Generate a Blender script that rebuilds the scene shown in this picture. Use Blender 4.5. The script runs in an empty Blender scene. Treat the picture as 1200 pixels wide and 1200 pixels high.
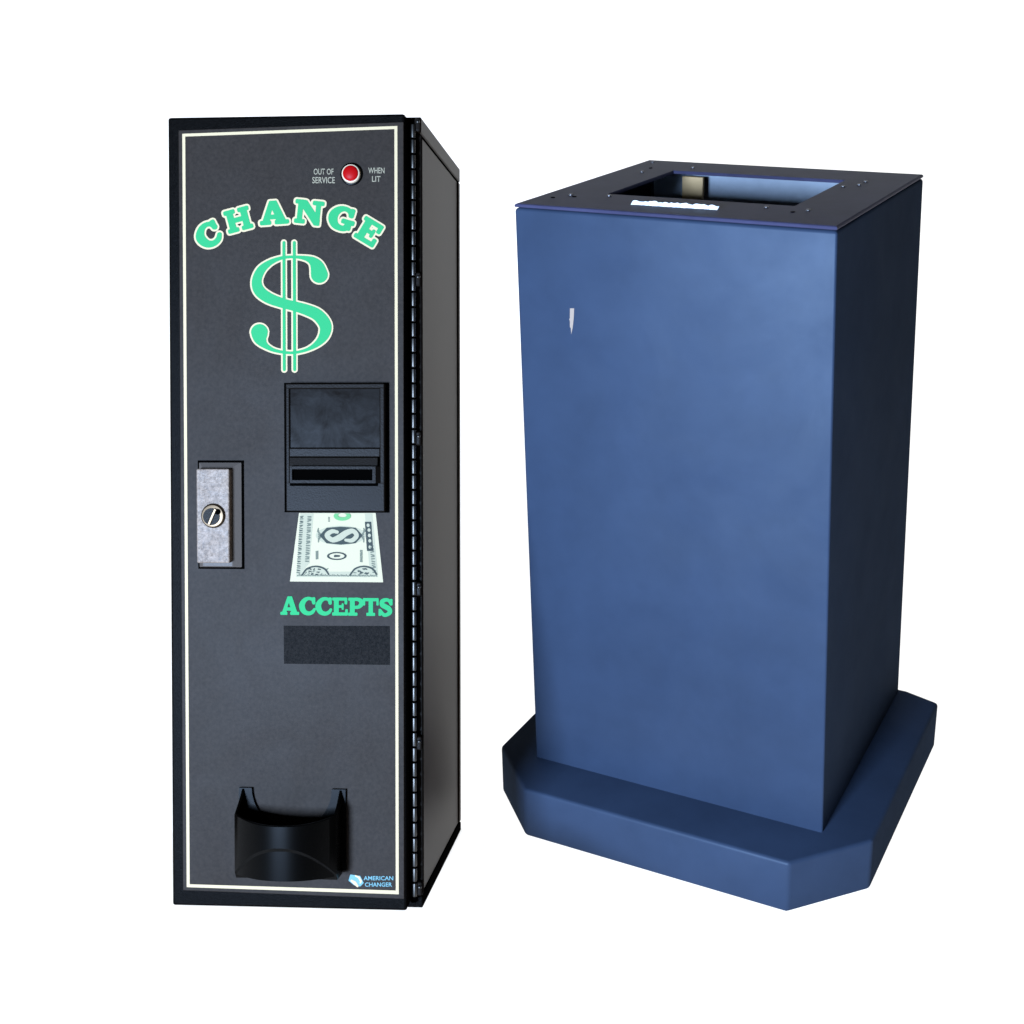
import bpy, bmesh, math, random
import numpy as np
from mathutils import Matrix, Vector
from mathutils.geometry import delaunay_2d_cdt

random.seed(7)
SC = bpy.context.scene
COL = SC.collection

# ------------------------------------------------------------------ camera
CAM = Vector((0.0, 0.0, 0.898193))
RIGHT = Vector((0.999879, -0.005379, -0.014597))
cam_data = bpy.data.cameras.new("camera")
cam_data.sensor_width = 36.0
cam_data.lens = 36.0 * 1590 / 1200
cam_data.shift_x = -65 / 1200          # a shift lens: level verticals on the tall cabinet
cam_data.shift_y = -60 / 1200
cam_data.clip_start = 0.01
cam_data.clip_end = 100
cam = bpy.data.objects.new("camera", cam_data)
COL.objects.link(cam)
SC.camera = cam
PITCH, ROLL = math.radians(20.230108), math.radians(-0.891363)
fwd = Vector((0, math.cos(PITCH), -math.sin(PITCH)))
rt0 = Vector((1, 0, 0))
up0 = rt0.cross(fwd)
camR = (rt0 * math.cos(ROLL) + up0 * math.sin(ROLL)).normalized()
camU = camR.cross(fwd)
cam.matrix_world = Matrix((
    (camR.x, camU.x, -fwd.x, CAM.x),
    (camR.y, camU.y, -fwd.y, CAM.y),
    (camR.z, camU.z, -fwd.z, CAM.z),
    (0, 0, 0, 1)))

# ------------------------------------------------------------------ studio light
world = bpy.data.worlds.new("World")
SC.world = world
world.use_nodes = True
bgn = world.node_tree.nodes["Background"]
bgn.inputs[0].default_value = (0.80, 0.82, 0.85, 1)
bgn.inputs[1].default_value = 0.05


def area(name, loc, aim, sx, sy, watts, color=(1, 1, 1)):
    l = bpy.data.lights.new(name, 'AREA')
    l.shape = 'RECTANGLE'
    l.size, l.size_y = sx, sy
    l.energy = watts
    l.color = color
    o = bpy.data.objects.new(name, l)
    COL.objects.link(o)
    o.location = loc
    d = Vector(aim) - Vector(loc)
    o.rotation_euler = d.to_track_quat('-Z', 'Y').to_euler()
    return o


area("added_table_light", (0, 1.6, -0.6), (0, 1.6, 1), 12.0, 5.8, 334)          # added under the translucent table to wash it white
area("added_sweep_light", (0, 4.05, 0.45), (0, 0, 0.45), 12.0, 2.2, 118)       # added behind the upright of the sweep to wash it white
area("key_softbox", (-1.03, -1.0, 0.85), (-0.08, 1.3, 0.42), 0.5, 0.5, 270, (0.62, 0.86, 1.26))

SC.view_settings.view_transform = 'Standard'
SC.view_settings.look = 'None'
SC.view_settings.exposure = 0
SC.view_settings.gamma = 1
SC.view_settings.use_curve_mapping = False
SC.render.engine = 'CYCLES'
SC.cycles.use_denoising = True
SC.cycles.max_bounces = 8


# ------------------------------------------------------------------ materials
def lin(c):
    c = c / 255
    return c / 12.92 if c <= 0.04045 else ((c + 0.055) / 1.055) ** 2.4


def srgb(r, g, b, k=1.0):
    return (lin(r) * k, lin(g) * k, lin(b) * k, 1)


def mat(name, color, rough=0.5, metal=0.0, spec=0.5, noise=0.0, nscale=200, bump=0.0, bscale=1500,
        rough_var=0.0, tint=None, coat=0.0):
    m = bpy.data.materials.new(name)
    m.use_nodes = True
    nt = m.node_tree
    b = nt.nodes["Principled BSDF"]
    b.inputs["Base Color"].default_value = color
    b.inputs["Roughness"].default_value = rough
    b.inputs["Metallic"].default_value = metal
    b.inputs["Specular IOR Level"].default_value = spec
    b.inputs["Coat Weight"].default_value = coat
    if noise or bump or rough_var:
        tc = nt.nodes.new("ShaderNodeTexCoord")
    if noise:
        n = nt.nodes.new("ShaderNodeTexNoise")
        n.inputs["Scale"].default_value = nscale
        n.inputs["Detail"].default_value = 4
        n.inputs["Roughness"].default_value = 0.7
        nt.links.new(tc.outputs["Object"], n.inputs["Vector"])
        r = nt.nodes.new("ShaderNodeValToRGB")
        r.color_ramp.elements[0].position = 0.32
        r.color_ramp.elements[1].position = 0.68
        r.color_ramp.elements[0].color = tuple(c * (1 - noise) for c in color[:3]) + (1,)
        hi = tint or tuple(c * (1 + noise) for c in color[:3])
        r.color_ramp.elements[1].color = tuple(hi[:3]) + (1,)
        nt.links.new(n.outputs["Fac"], r.inputs["Fac"])
        nt.links.new(r.outputs["Color"], b.inputs["Base Color"])
    if rough_var:
        n = nt.nodes.new("ShaderNodeTexNoise")
        n.inputs["Scale"].default_value = 9
        n.inputs["Detail"].default_value = 5
        nt.links.new(tc.outputs["Object"], n.inputs["Vector"])
        mr = nt.nodes.new("ShaderNodeMapRange")
        mr.inputs["To Min"].default_value = rough - rough_var
        mr.inputs["To Max"].default_value = rough + rough_var
        nt.links.new(n.outputs["Fac"], mr.inputs["Value"])
        nt.links.new(mr.outputs["Result"], b.inputs["Roughness"])
    if bump:
        n = nt.nodes.new("ShaderNodeTexNoise")
        n.inputs["Scale"].default_value = bscale
        n.inputs["Detail"].default_value = 3
        nt.links.new(tc.outputs["Object"], n.inputs["Vector"])
        bp = nt.nodes.new("ShaderNodeBump")
        bp.inputs["Strength"].default_value = bump
        bp.inputs["Distance"].default_value = 0.0006
        nt.links.new(n.outputs["Fac"], bp.inputs["Height"])
        nt.links.new(bp.outputs["Normal"], b.inputs["Normal"])
    return m


def satin(name, color, gloss=0.03, grough=0.4, gcol=(1, 1, 1, 1), gvar=0.0, gscale=8, **kw):
    """matt paint with a thin even sheen: the sheen does not grow towards grazing angles"""
    m = mat(name, color, spec=0.0, **kw)
    nt = m.node_tree
    b = nt.nodes["Principled BSDF"]
    b.inputs["Roughness"].default_value = 0.9
    g = nt.nodes.new("ShaderNodeBsdfGlossy")
    g.inputs["Color"].default_value = gcol
    g.inputs["Roughness"].default_value = grough
    for l in list(nt.links):
        if l.to_node == b and l.to_socket.name == "Normal":
            nt.links.new(l.from_socket, g.inputs["Normal"])
    mx = nt.nodes.new("ShaderNodeMixShader")
    mx.inputs[0].default_value = gloss
    if gvar:                                   # handling marks: patches with more and with less sheen
        tc = nt.nodes.new("ShaderNodeTexCoord")
        n = nt.nodes.new("ShaderNodeTexNoise")
        n.inputs["Scale"].default_value = gscale
        n.inputs["Detail"].default_value = 6
        n.inputs["Roughness"].default_value = 0.65
        n.inputs["Distortion"].default_value = 0.6
        nt.links.new(tc.outputs["Object"], n.inputs["Vector"])
        mr = nt.nodes.new("ShaderNodeMapRange")
        mr.inputs["From Min"].default_value = 0.3
        mr.inputs["From Max"].default_value = 0.7
        mr.inputs["To Min"].default_value = max(0.0, gloss - gvar)
        mr.inputs["To Max"].default_value = gloss + gvar
        nt.links.new(n.outputs["Fac"], mr.inputs["Value"])
        nt.links.new(mr.outputs["Result"], mx.inputs[0])
    nt.links.new(b.outputs[0], mx.inputs[1])
    nt.links.new(g.outputs[0], mx.inputs[2])
    nt.links.new(mx.outputs[0], nt.nodes["Material Output"].inputs["Surface"])
    return m


def added_acrylic():  # lets the added lamps through so the surround glows white
    m = bpy.data.materials.new("opal_acrylic")
    m.use_nodes = True
    nt = m.node_tree
    nt.nodes.remove(nt.nodes["Principled BSDF"])
    out = nt.nodes["Material Output"]
    t = nt.nodes.new("ShaderNodeBsdfTranslucent")
    t.inputs["Color"].default_value = (0.92, 0.92, 0.92, 1)
    d = nt.nodes.new("ShaderNodeBsdfDiffuse")
    d.inputs["Color"].default_value = (0.85, 0.85, 0.85, 1)
    mx = nt.nodes.new("ShaderNodeMixShader")
    mx.inputs[0].default_value = 0.25
    nt.links.new(t.outputs[0], mx.inputs[1])
    nt.links.new(d.outputs[0], mx.inputs[2])
    nt.links.new(mx.outputs[0], out.inputs["Surface"])
    return m


M = dict(
    added_acrylic=added_acrylic(),
    slate=satin("slate_overlay", (0.0140, 0.0104, 0.0080, 1), 0.0028, 0.5, gvar=0.0007, gscale=12, noise=0.22, nscale=300, bump=0.12, bscale=1400),
    black=satin("black_powder_coat", (0.001443, 0.0012, 0.001023, 1), 0.001, 0.4, noise=0.6, nscale=520, bump=0.5, bscale=900),
    side=mat("black_side_paint", (0.0150, 0.0078, 0.0040, 1), 0.40, spec=0.036, noise=0.12, nscale=60, bump=0.06, bscale=700),
    patch=satin("dark_grit_patch", (0.003774, 0.003, 0.002511, 1), 0.0015, 0.5, noise=0.8, nscale=480, bump=0.6, bscale=900),
    cream=mat("cream_ink", (0.315, 0.240, 0.142, 1), 0.8, spec=0.0),
    green=mat("mint_green_ink", (0.019, 0.175, 0.063, 1), 0.8, spec=0.0),
    white_ink=mat("white_ink", (0.17, 0.145, 0.10, 1), 0.8, spec=0.0),
    red=satin("red_lens", (0.1887, 0.0014, 0.001674, 1), 0.003, 0.4),
    chrome=satin("bright_ring", (0.333, 0.26, 0.1767, 1), 0.02, 0.3),
    steel=mat("hinge_steel", (0.050, 0.046, 0.041, 1), 0.42, metal=1.0),
    gloss=mat("gloss_black_plastic", (0.0005, 0.0004, 0.0003, 1), 0.24, spec=0.05),
    bezel=satin("charcoal_plastic", (0.0056, 0.0043, 0.0034, 1), 0.0015, 0.35, bump=0.25, bscale=700),
    window=satin("smoked_window", (0.0034, 0.0026, 0.0021, 1), 0.0010, 0.3, gvar=0.0008, gscale=45, bump=0.06, bscale=120),
    hole=mat("dark_slot_and_shadow", (0.000444, 0.0004, 0.000372, 1), 0.9, spec=0.0),  # near black for slots and seams, also for painted shadow strips
    silver=satin("textured_silver", (0.125, 0.092, 0.070, 1), 0.007, 0.4, gvar=0.004, gscale=90, noise=0.4, nscale=350, bump=0.8, bscale=650),
    brass=mat("lock_nickel", (0.055, 0.037, 0.022, 1), 0.38, metal=1.0),
    gunmetal=satin("lock_bezel_grey", (0.050, 0.040, 0.033, 1), 0.003, 0.35, bump=0.3, bscale=500),
    paper=mat("bill_paper", (0.2664, 0.226, 0.1469, 1), 0.8, spec=0.0),
    ink=mat("bill_ink", (0.026, 0.030, 0.026, 1), 0.8, spec=0.0),
    ink_light=mat("bill_ink_pale", (0.078, 0.080, 0.058, 1), 0.8, spec=0.0),
    seal=mat("bill_seal_green", (0.07215, 0.18, 0.07254, 1), 0.8, spec=0.0),
    sky=mat("logo_sky_blue", (0.0888, 0.175, 0.186, 1), 0.8, spec=0.0),
    blue=satin("navy_blue_satin_paint", (0.0160, 0.0243, 0.0430, 1), 0.0095, 0.48, (0.68, 0.77, 0.86, 1), gvar=0.0028, gscale=9, noise=0.09, nscale=11, bump=0.03, bscale=260),
    lid=mat("navy_lid_sheen", (0.0290, 0.0280, 0.0530, 1), 0.4, spec=0.012, noise=0.15, nscale=20),  # separate tone for the top plate, its purple sheen put into the colour
    zinc=satin("bare_zinc_sheet", (0.20, 0.23, 0.27, 1), 0.02, 0.4, noise=0.1, nscale=20),
    sticker=mat("white_paper_sticker", (0.80, 0.80, 0.80, 1), 0.8, spec=0.0),
    chip=mat("bare_metal_chip", (0.2109, 0.16, 0.1256, 1), 0.8, spec=0.0),
    wash=mat("bill_ink_wash", (0.2054, 0.185, 0.1256, 1), 0.8, spec=0.0),
    screw=mat("zinc_screw", (0.2442, 0.23, 0.2325, 1), 0.4, metal=1.0),
    tan=mat("tan_bracket", (0.4662, 0.32, 0.1674, 1), 0.8, spec=0.0),
)


# ------------------------------------------------------------------ helpers
def link(name, me, material, parent=None):
    o = bpy.data.objects.new(name, me)
    COL.objects.link(o)
    if material:
        me.materials.append(material)
    if parent:
        o.parent = parent
    return o


def from_bm(name, bm, material, parent=None, smooth=False):
    bmesh.ops.recalc_face_normals(bm, faces=bm.faces)
    me = bpy.data.meshes.new(name)
    bm.to_mesh(me)
    bm.free()
    if smooth:
        me.shade_smooth()
    return link(name, me, material, parent)


def smooth_by_angle(o, deg=35):
    me = o.data
    me.shade_smooth()
    bm = bmesh.new()
    bm.from_mesh(me)
    for e in bm.edges:
        if len(e.link_faces) == 2 and e.calc_face_angle(0) > math.radians(deg):
            e.smooth = False
    bm.to_mesh(me)
    bm.free()


def merge(bm, src):
    me = bpy.data.meshes.new("tmp")
    src.to_mesh(me)
    src.free()
    bm.from_mesh(me)
    bpy.data.meshes.remove(me)


def hexa(bm, pts, bev=0.0, seg=2):
    """eight corners: bottom ring 0-3, top ring 4-7"""
    b = bmesh.new()
    v = [b.verts.new(p) for p in pts]
    for f in ((0, 1, 2, 3), (7, 6, 5, 4), (0, 4, 5, 1), (1, 5, 6, 2), (2, 6, 7, 3), (3, 7, 4, 0)):
        b.faces.new([v[i] for i in f])
    bmesh.ops.recalc_face_normals(b, faces=b.faces)
    if bev:
        bmesh.ops.bevel(b, geom=list(b.edges), offset=bev, segments=seg, profile=0.5, affect='EDGES')
    merge(bm, b)


def box(bm, x0, x1, y0, y1, z0, z1, bev=0.0, seg=2):
    hexa(bm, [(x0, y0, z0), (x1, y0, z0), (x1, y1, z0), (x0, y1, z0),
              (x0, y0, z1), (x1, y0, z1), (x1, y1, z1), (x0, y1, z1)], bev, seg)


def cyl(bm, c, axis, r, depth, seg=40, r2=None, bev=0.0):
    b = bmesh.new()
    bmesh.ops.create_cone(b, cap_ends=True, segments=seg, radius1=r, radius2=r if r2 is None else r2, depth=depth)
    if bev:
        ed = [e for e in b.edges if len(e.link_faces) == 2 and e.calc_face_angle(0) > 0.8]
        bmesh.ops.bevel(b, geom=ed, offset=bev, segments=3, profile=0.5, affect='EDGES')
    q = Vector((0, 0, 1)).rotation_difference(Vector(axis))
    bmesh.ops.transform(b, matrix=Matrix.Translation(c) @ q.to_matrix().to_4x4(), verts=b.verts)
    merge(bm, b)


def prism(bm, poly, z0, z1, bev=0.0, seg=3):
    b = bmesh.new()
    lo = [b.verts.new((x, y, z0)) for x, y in poly]
    hi = [b.verts.new((x, y, z1)) for x, y in poly]
    b.faces.new(lo[::-1])
    b.faces.new(hi)
    n = len(poly)
    for i in range(n):
        b.faces.new((lo[i], lo[(i + 1) % n], hi[(i + 1) % n], hi[i]))
    bmesh.ops.recalc_face_normals(b, faces=b.faces)
    if bev:
        bmesh.ops.bevel(b, geom=list(b.edges), offset=bev, segments=seg, profile=0.5, affect='EDGES')
    merge(bm, b)


def thing(name, label, cat, mw):
    o = bpy.data.objects.new(name, None)
    COL.objects.link(o)
    o.empty_display_size = 0.1
    o.matrix_world = mw
    o['label'] = label
    o['category'] = cat
    return o


# ------------------------------------------------------------------ flat print shapes (signed distance -> mesh)
def d_stroke(X, Y, pts):
    """union of tapered capsules along (x, y, r)"""
    d = np.full(X.shape, 1e9)
    for (ax, ay, ar), (bx, by, br) in zip(pts[:-1], pts[1:]):
        vx, vy = bx - ax, by - ay
        L = vx * vx + vy * vy + 1e-9
        t = np.clip(((X - ax) * vx + (Y - ay) * vy) / L, 0, 1)
        d = np.minimum(d, np.hypot(X - ax - t * vx, Y - ay - t * vy) - (ar + t * (br - ar)))
    return d


def d_poly(X, Y, pts, r=0.0):
    d = np.full(X.shape, 1e9)
    s = np.ones(X.shape)
    n = len(pts)
    for i in range(n):
        ax, ay = pts[i]
        bx, by = pts[(i + 1) % n]
        ex, ey = bx - ax, by - ay
        wx, wy = X - ax, Y - ay
        t = np.clip((wx * ex + wy * ey) / (ex * ex + ey * ey + 1e-12), 0, 1)
        d = np.minimum(d, (wx - ex * t) ** 2 + (wy - ey * t) ** 2)
        c1, c2, c3 = Y >= ay, Y < by, ex * wy > ey * wx
        flip = (c1 & c2 & c3) | (~c1 & ~c2 & ~c3)
        s = np.where(flip, -s, s)
    return s * np.sqrt(d) - r


def d_ell(X, Y, cx, cy, rx, ry):
    k = np.hypot((X - cx) / rx, (Y - cy) / ry)
    return (k - 1) * min(rx, ry)


def spline(pts, n=8):
    """Catmull-Rom through (x, y, r)"""
    P = [np.array(p, float) for p in pts]
    P = [2 * P[0] - P[1]] + P + [2 * P[-1] - P[-2]]
    out = []
    for i in range(1, len(P) - 2):
        a, b, c, d = P[i - 1:i + 3]
        for k in range(n):
            t = k / n
            out.append(0.5 * (2 * b + (c - a) * t + (2 * a - 5 * b + 4 * c - d) * t * t + (3 * b - a - 3 * c + d) * t ** 3))
    out.append(P[-2])
    return [tuple(o) for o in out]


def print_mesh(name, sdf, bounds, step, place, material, parent, iso=0.0):
    """fill the region sdf < iso over bounds; place(x, y) -> 3D point"""
    x0, x1, y0, y1 = bounds
    nx, ny = int((x1 - x0) / step) + 2, int((y1 - y0) / step) + 2
    xs, ys = x0 + np.arange(nx) * step, y0 + np.arange(ny) * step
    X, Y = np.meshgrid(xs, ys, indexing='ij')
    V = sdf(X, Y) - iso
    verts, idx, faces = [], {}, []

    def vert(key, x, y):
        if key not in idx:
            idx[key] = len(verts)
            verts.append(place(x, y))
        return idx[key]
    ins = V < 0
    anyin = ins[:-1, :-1] | ins[1:, :-1] | ins[1:, 1:] | ins[:-1, 1:]
    for i, j in np.argwhere(anyin):
        c = [(i, j), (i + 1, j), (i + 1, j + 1), (i, j + 1)]
        f = []
        for k in range(4):
            a, b = c[k], c[(k + 1) % 4]
            va, vb = V[a], V[b]
            if va < 0:
                f.append(vert(a, xs[a[0]], ys[a[1]]))
            if (va < 0) != (vb < 0):
                t = va / (va - vb)
                key = (min(a, b), max(a, b))
                f.append(vert(key, xs[a[0]] + t * (xs[b[0]] - xs[a[0]]), ys[a[1]] + t * (ys[b[1]] - ys[a[1]])))
        if len(f) >= 3:
            faces.append(f)
    me = bpy.data.meshes.new(name)
    me.from_pydata([tuple(v) for v in verts], [], faces)
    me.update()
    return link(name, me, material, parent)


# slab letters in a unit box, y up; every letter is (width, sdf)
def rect(X, Y, x0, x1, y0, y1, r=0.05):
    return d_poly(X, Y, [(x0 + r, y0 + r), (x1 - r, y0 + r), (x1 - r, y1 - r), (x0 + r, y1 - r)], r)


def umin(*a):
    d = a[0]
    for b in a[1:]:
        d = np.minimum(d, b)
    return d


def g_C(X, Y):
    return umin(d_stroke(X, Y, spline([(0.84, 0.68, .10), (0.76, 0.84, .09), (0.56, 0.91, .09), (0.34, 0.83, .12), (0.18, 0.62, .16), (0.17, 0.42, .17),
                                       (0.30, 0.19, .14), (0.54, 0.10, .11), (0.76, 0.17, .10), (0.88, 0.32, .08)])),
                rect(X, Y, 0.74, 0.93, 0.60, 0.98, .06))


def g_H(X, Y):
    return umin(rect(X, Y, .10, .36, 0, 1), rect(X, Y, .70, .96, 0, 1), rect(X, Y, .2, .85, .41, .61, .02),
                rect(X, Y, 0, .46, .82, 1), rect(X, Y, 0, .46, 0, .18), rect(X, Y, .60, 1.06, .82, 1), rect(X, Y, .60, 1.06, 0, .18))


def g_A(X, Y):
    out = d_poly(X, Y, [(.44, .97), (.66, .97), (1.0, .06), (.70, .06), (.64, .26), (.36, .26), (.30, .06), (.10, .06)], .03)
    hole = d_poly(X, Y, [(.50, .63), (.575, .42), (.43, .42)], .01)
    return umin(np.maximum(out, -hole), rect(X, Y, 0, .42, 0, .17), rect(X, Y, .58, 1.12, 0, .17))


def g_N(X, Y):
    return umin(rect(X, Y, .10, .28, 0, 1), rect(X, Y, .80, .97, .05, 1),
                d_poly(X, Y, [(.10, .96), (.40, .96), (.95, .22), (.95, .0), (.80, .0)], .03),
                rect(X, Y, -.02, .40, .83, 1), rect(X, Y, 0, .40, 0, .17), rect(X, Y, .66, 1.10, .83, 1))


def g_G(X, Y):
    return umin(d_stroke(X, Y, spline([(0.84, 0.70, .09), (0.74, 0.85, .09), (0.55, 0.91, .09), (0.33, 0.83, .12), (0.18, 0.62, .16), (0.17, 0.40, .17),
                                       (0.30, 0.18, .14), (0.52, 0.10, .11), (0.72, 0.14, .11), (0.80, 0.30, .11)])),
                rect(X, Y, 0.74, 0.93, 0.62, 0.98, .06), rect(X, Y, .52, 1.03, .32, .50), rect(X, Y, .68, .93, .08, .45))


def g_E(X, Y):
    return umin(rect(X, Y, .10, .38, 0, 1), rect(X, Y, 0, .84, .83, 1), rect(X, Y, 0, .88, 0, .18), rect(X, Y, .2, .62, .43, .58),
                rect(X, Y, .54, .66, .32, .68), rect(X, Y, .70, .86, .62, 1), rect(X, Y, .74, .90, 0, .36))


def g_P(X, Y):
    bowl = d_stroke(X, Y, spline([(.34, .91, .09), (.58, .90, .10), (.74, .80, .13), (.75, .64, .13), (.60, .49, .10), (.34, .46, .09)]))
    return umin(bowl, rect(X, Y, .10, .38, 0, 1), rect(X, Y, 0, .40, .83, 1), rect(X, Y, 0, .54, 0, .18))


def g_T(X, Y):
    return umin(rect(X, Y, .36, .64, 0, 1), rect(X, Y, 0, 1.0, .82, 1), rect(X, Y, 0, .15, .58, 1), rect(X, Y, .85, 1.0, .58, 1), rect(X, Y, .22, .78, 0, .18))


def g_S(X, Y):
    return umin(d_stroke(X, Y, spline([(.74, .68, .09), (.62, .86, .09), (.42, .90, .10), (.23, .80, .13), (.24, .63, .14), (.42, .53, .14), (.62, .42, .14),
                                       (.68, .25, .13), (.52, .11, .10), (.32, .10, .10), (.14, .30, .09)])),
                rect(X, Y, .69, .83, .60, .96), rect(X, Y, .02, .18, .04, .42))


# ------------------------------------------------------------------ table: one added translucent sweep, backlit to plain white, with a moulded ramp
KIOSK = Matrix(((0.891305, 0.453404, -0.000000, -0.040261), (-0.453404, 0.891305, 0.000000, 1.314581), (-0.000000, 0.000000, 1.000000, 0.060352), (0, 0, 0, 1)))
MACH = Matrix(((0.997644, 0.066853, 0.015406, -0.367880), (-0.068210, 0.942488, 0.327205, 1.024731), (0.007355, -0.327485, 0.944828, 0.092934), (0, 0, 0, 1)))
WM = 0.216574                                   # cabinet door width
HM, DM = 3.3134 * WM, 1.2407 * WM
Y0, X1, ZT, ZB, GR = 0.1151 * WM, 1.0486 * WM, 0.0111 * WM, -0.0241 * WM, 0.0676 * WM


def floor_sheet():
    def w(x, y, z):
        return MACH @ Vector((x, y, z))
    a = 0.03
    top = [w(-a, -a, ZB), w(X1 + a, -a, ZB), w(X1 + a, DM + 0.01, ZB), w(-a, DM + 0.01, ZB)]
    for p in top[2:]:
        p.z = max(p.z, 0.0005)
    run = 0.34                                  # a very shallow skirt
    base = [Vector((top[0].x - run, top[0].y - run, 0)), Vector((top[1].x + run, top[1].y - run, 0)),
            Vector((top[2].x + 0.05, top[2].y + 0.01, 0)), Vector((top[3].x - 0.05, top[3].y + 0.01, 0))]
    XW, YF, YB = 6.6, -0.9, 2.9
    v2 = [Vector((-XW, YF)), Vector((XW, YF)), Vector((XW, YB)), Vector((-XW, YB))] + [Vector((b.x, b.y)) for b in base]
    ed = [(0, 1), (1, 2), (2, 3), (3, 0), (4, 5), (5, 6), (6, 7), (7, 4)]
    vo, eo, fo, ov, oe, of = delaunay_2d_cdt(v2, ed, [], 0, 1e-6)
    bm = bmesh.new()
    vs = [bm.verts.new((p.x, p.y, 0)) for p in vo]
    inner = [i for i, o in enumerate(ov) if any(k >= 4 for k in o)]
    for f in fo:
        if not all(i in inner for i in f):
            bm.faces.new([vs[i] for i in f])
    ring = [next(vs[i] for i, o in enumerate(ov) if k in o) for k in (4, 5, 6, 7)]
    tv = [bm.verts.new(p) for p in top]
    bm.faces.new(tv)
    for i in range(4):
        bm.faces.new((ring[i], ring[(i + 1) % 4], tv[(i + 1) % 4], tv[i]))
    # the curved upright
    R, n = 0.6, 14
    prof = [(YB + R * math.sin(t * math.pi / 2 / n), R - R * math.cos(t * math.pi / 2 / n)) for t in range(0, n + 1)] + [(YB + R, 1.5)]
    prev = None
    for (y, z) in prof:
        cur = (bm.verts.new((-XW, y, z)), bm.verts.new((XW, y, z)))
        if prev:
            bm.faces.new((prev[0], prev[1], cur[1], cur[0]))
        prev = cur
    bmesh.ops.remove_doubles(bm, verts=bm.verts, dist=1e-5)
    o = from_bm("added_backlit_sweep", bm, M['added_acrylic'])
    o['kind'] = 'structure'
    return o


floor_sheet()

# ------------------------------------------------------------------ blue pedestal stand
SK = 0.33
kiosk = thing("pedestal_stand", "navy blue metal pedestal with a square hole in its top and a chamfered base", "pedestal", KIOSK)
HK, DK = 1.8776 * SK, 0.9592 * SK
TL, TR, TF, TB = -0.012 * SK, -0.0502 * SK, -0.0225 * SK, 0.0014 * SK
AF, BL, CR, BH, CH = 0.1876 * SK, 0.1425 * SK, 0.1506 * SK, 0.1829 * SK, 0.1968 * SK
FB, CE = 0.9384 * SK, 0.2174 * SK


def col_at(z, ins=0.0):
    t = z / HK
    return [(TL * t + ins, TF * t + ins), (SK + TR * t - ins, TF * t + ins), (SK + TR * t - ins, DK + TB * t - ins), (TL * t + ins, DK + TB * t - ins)]


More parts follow.
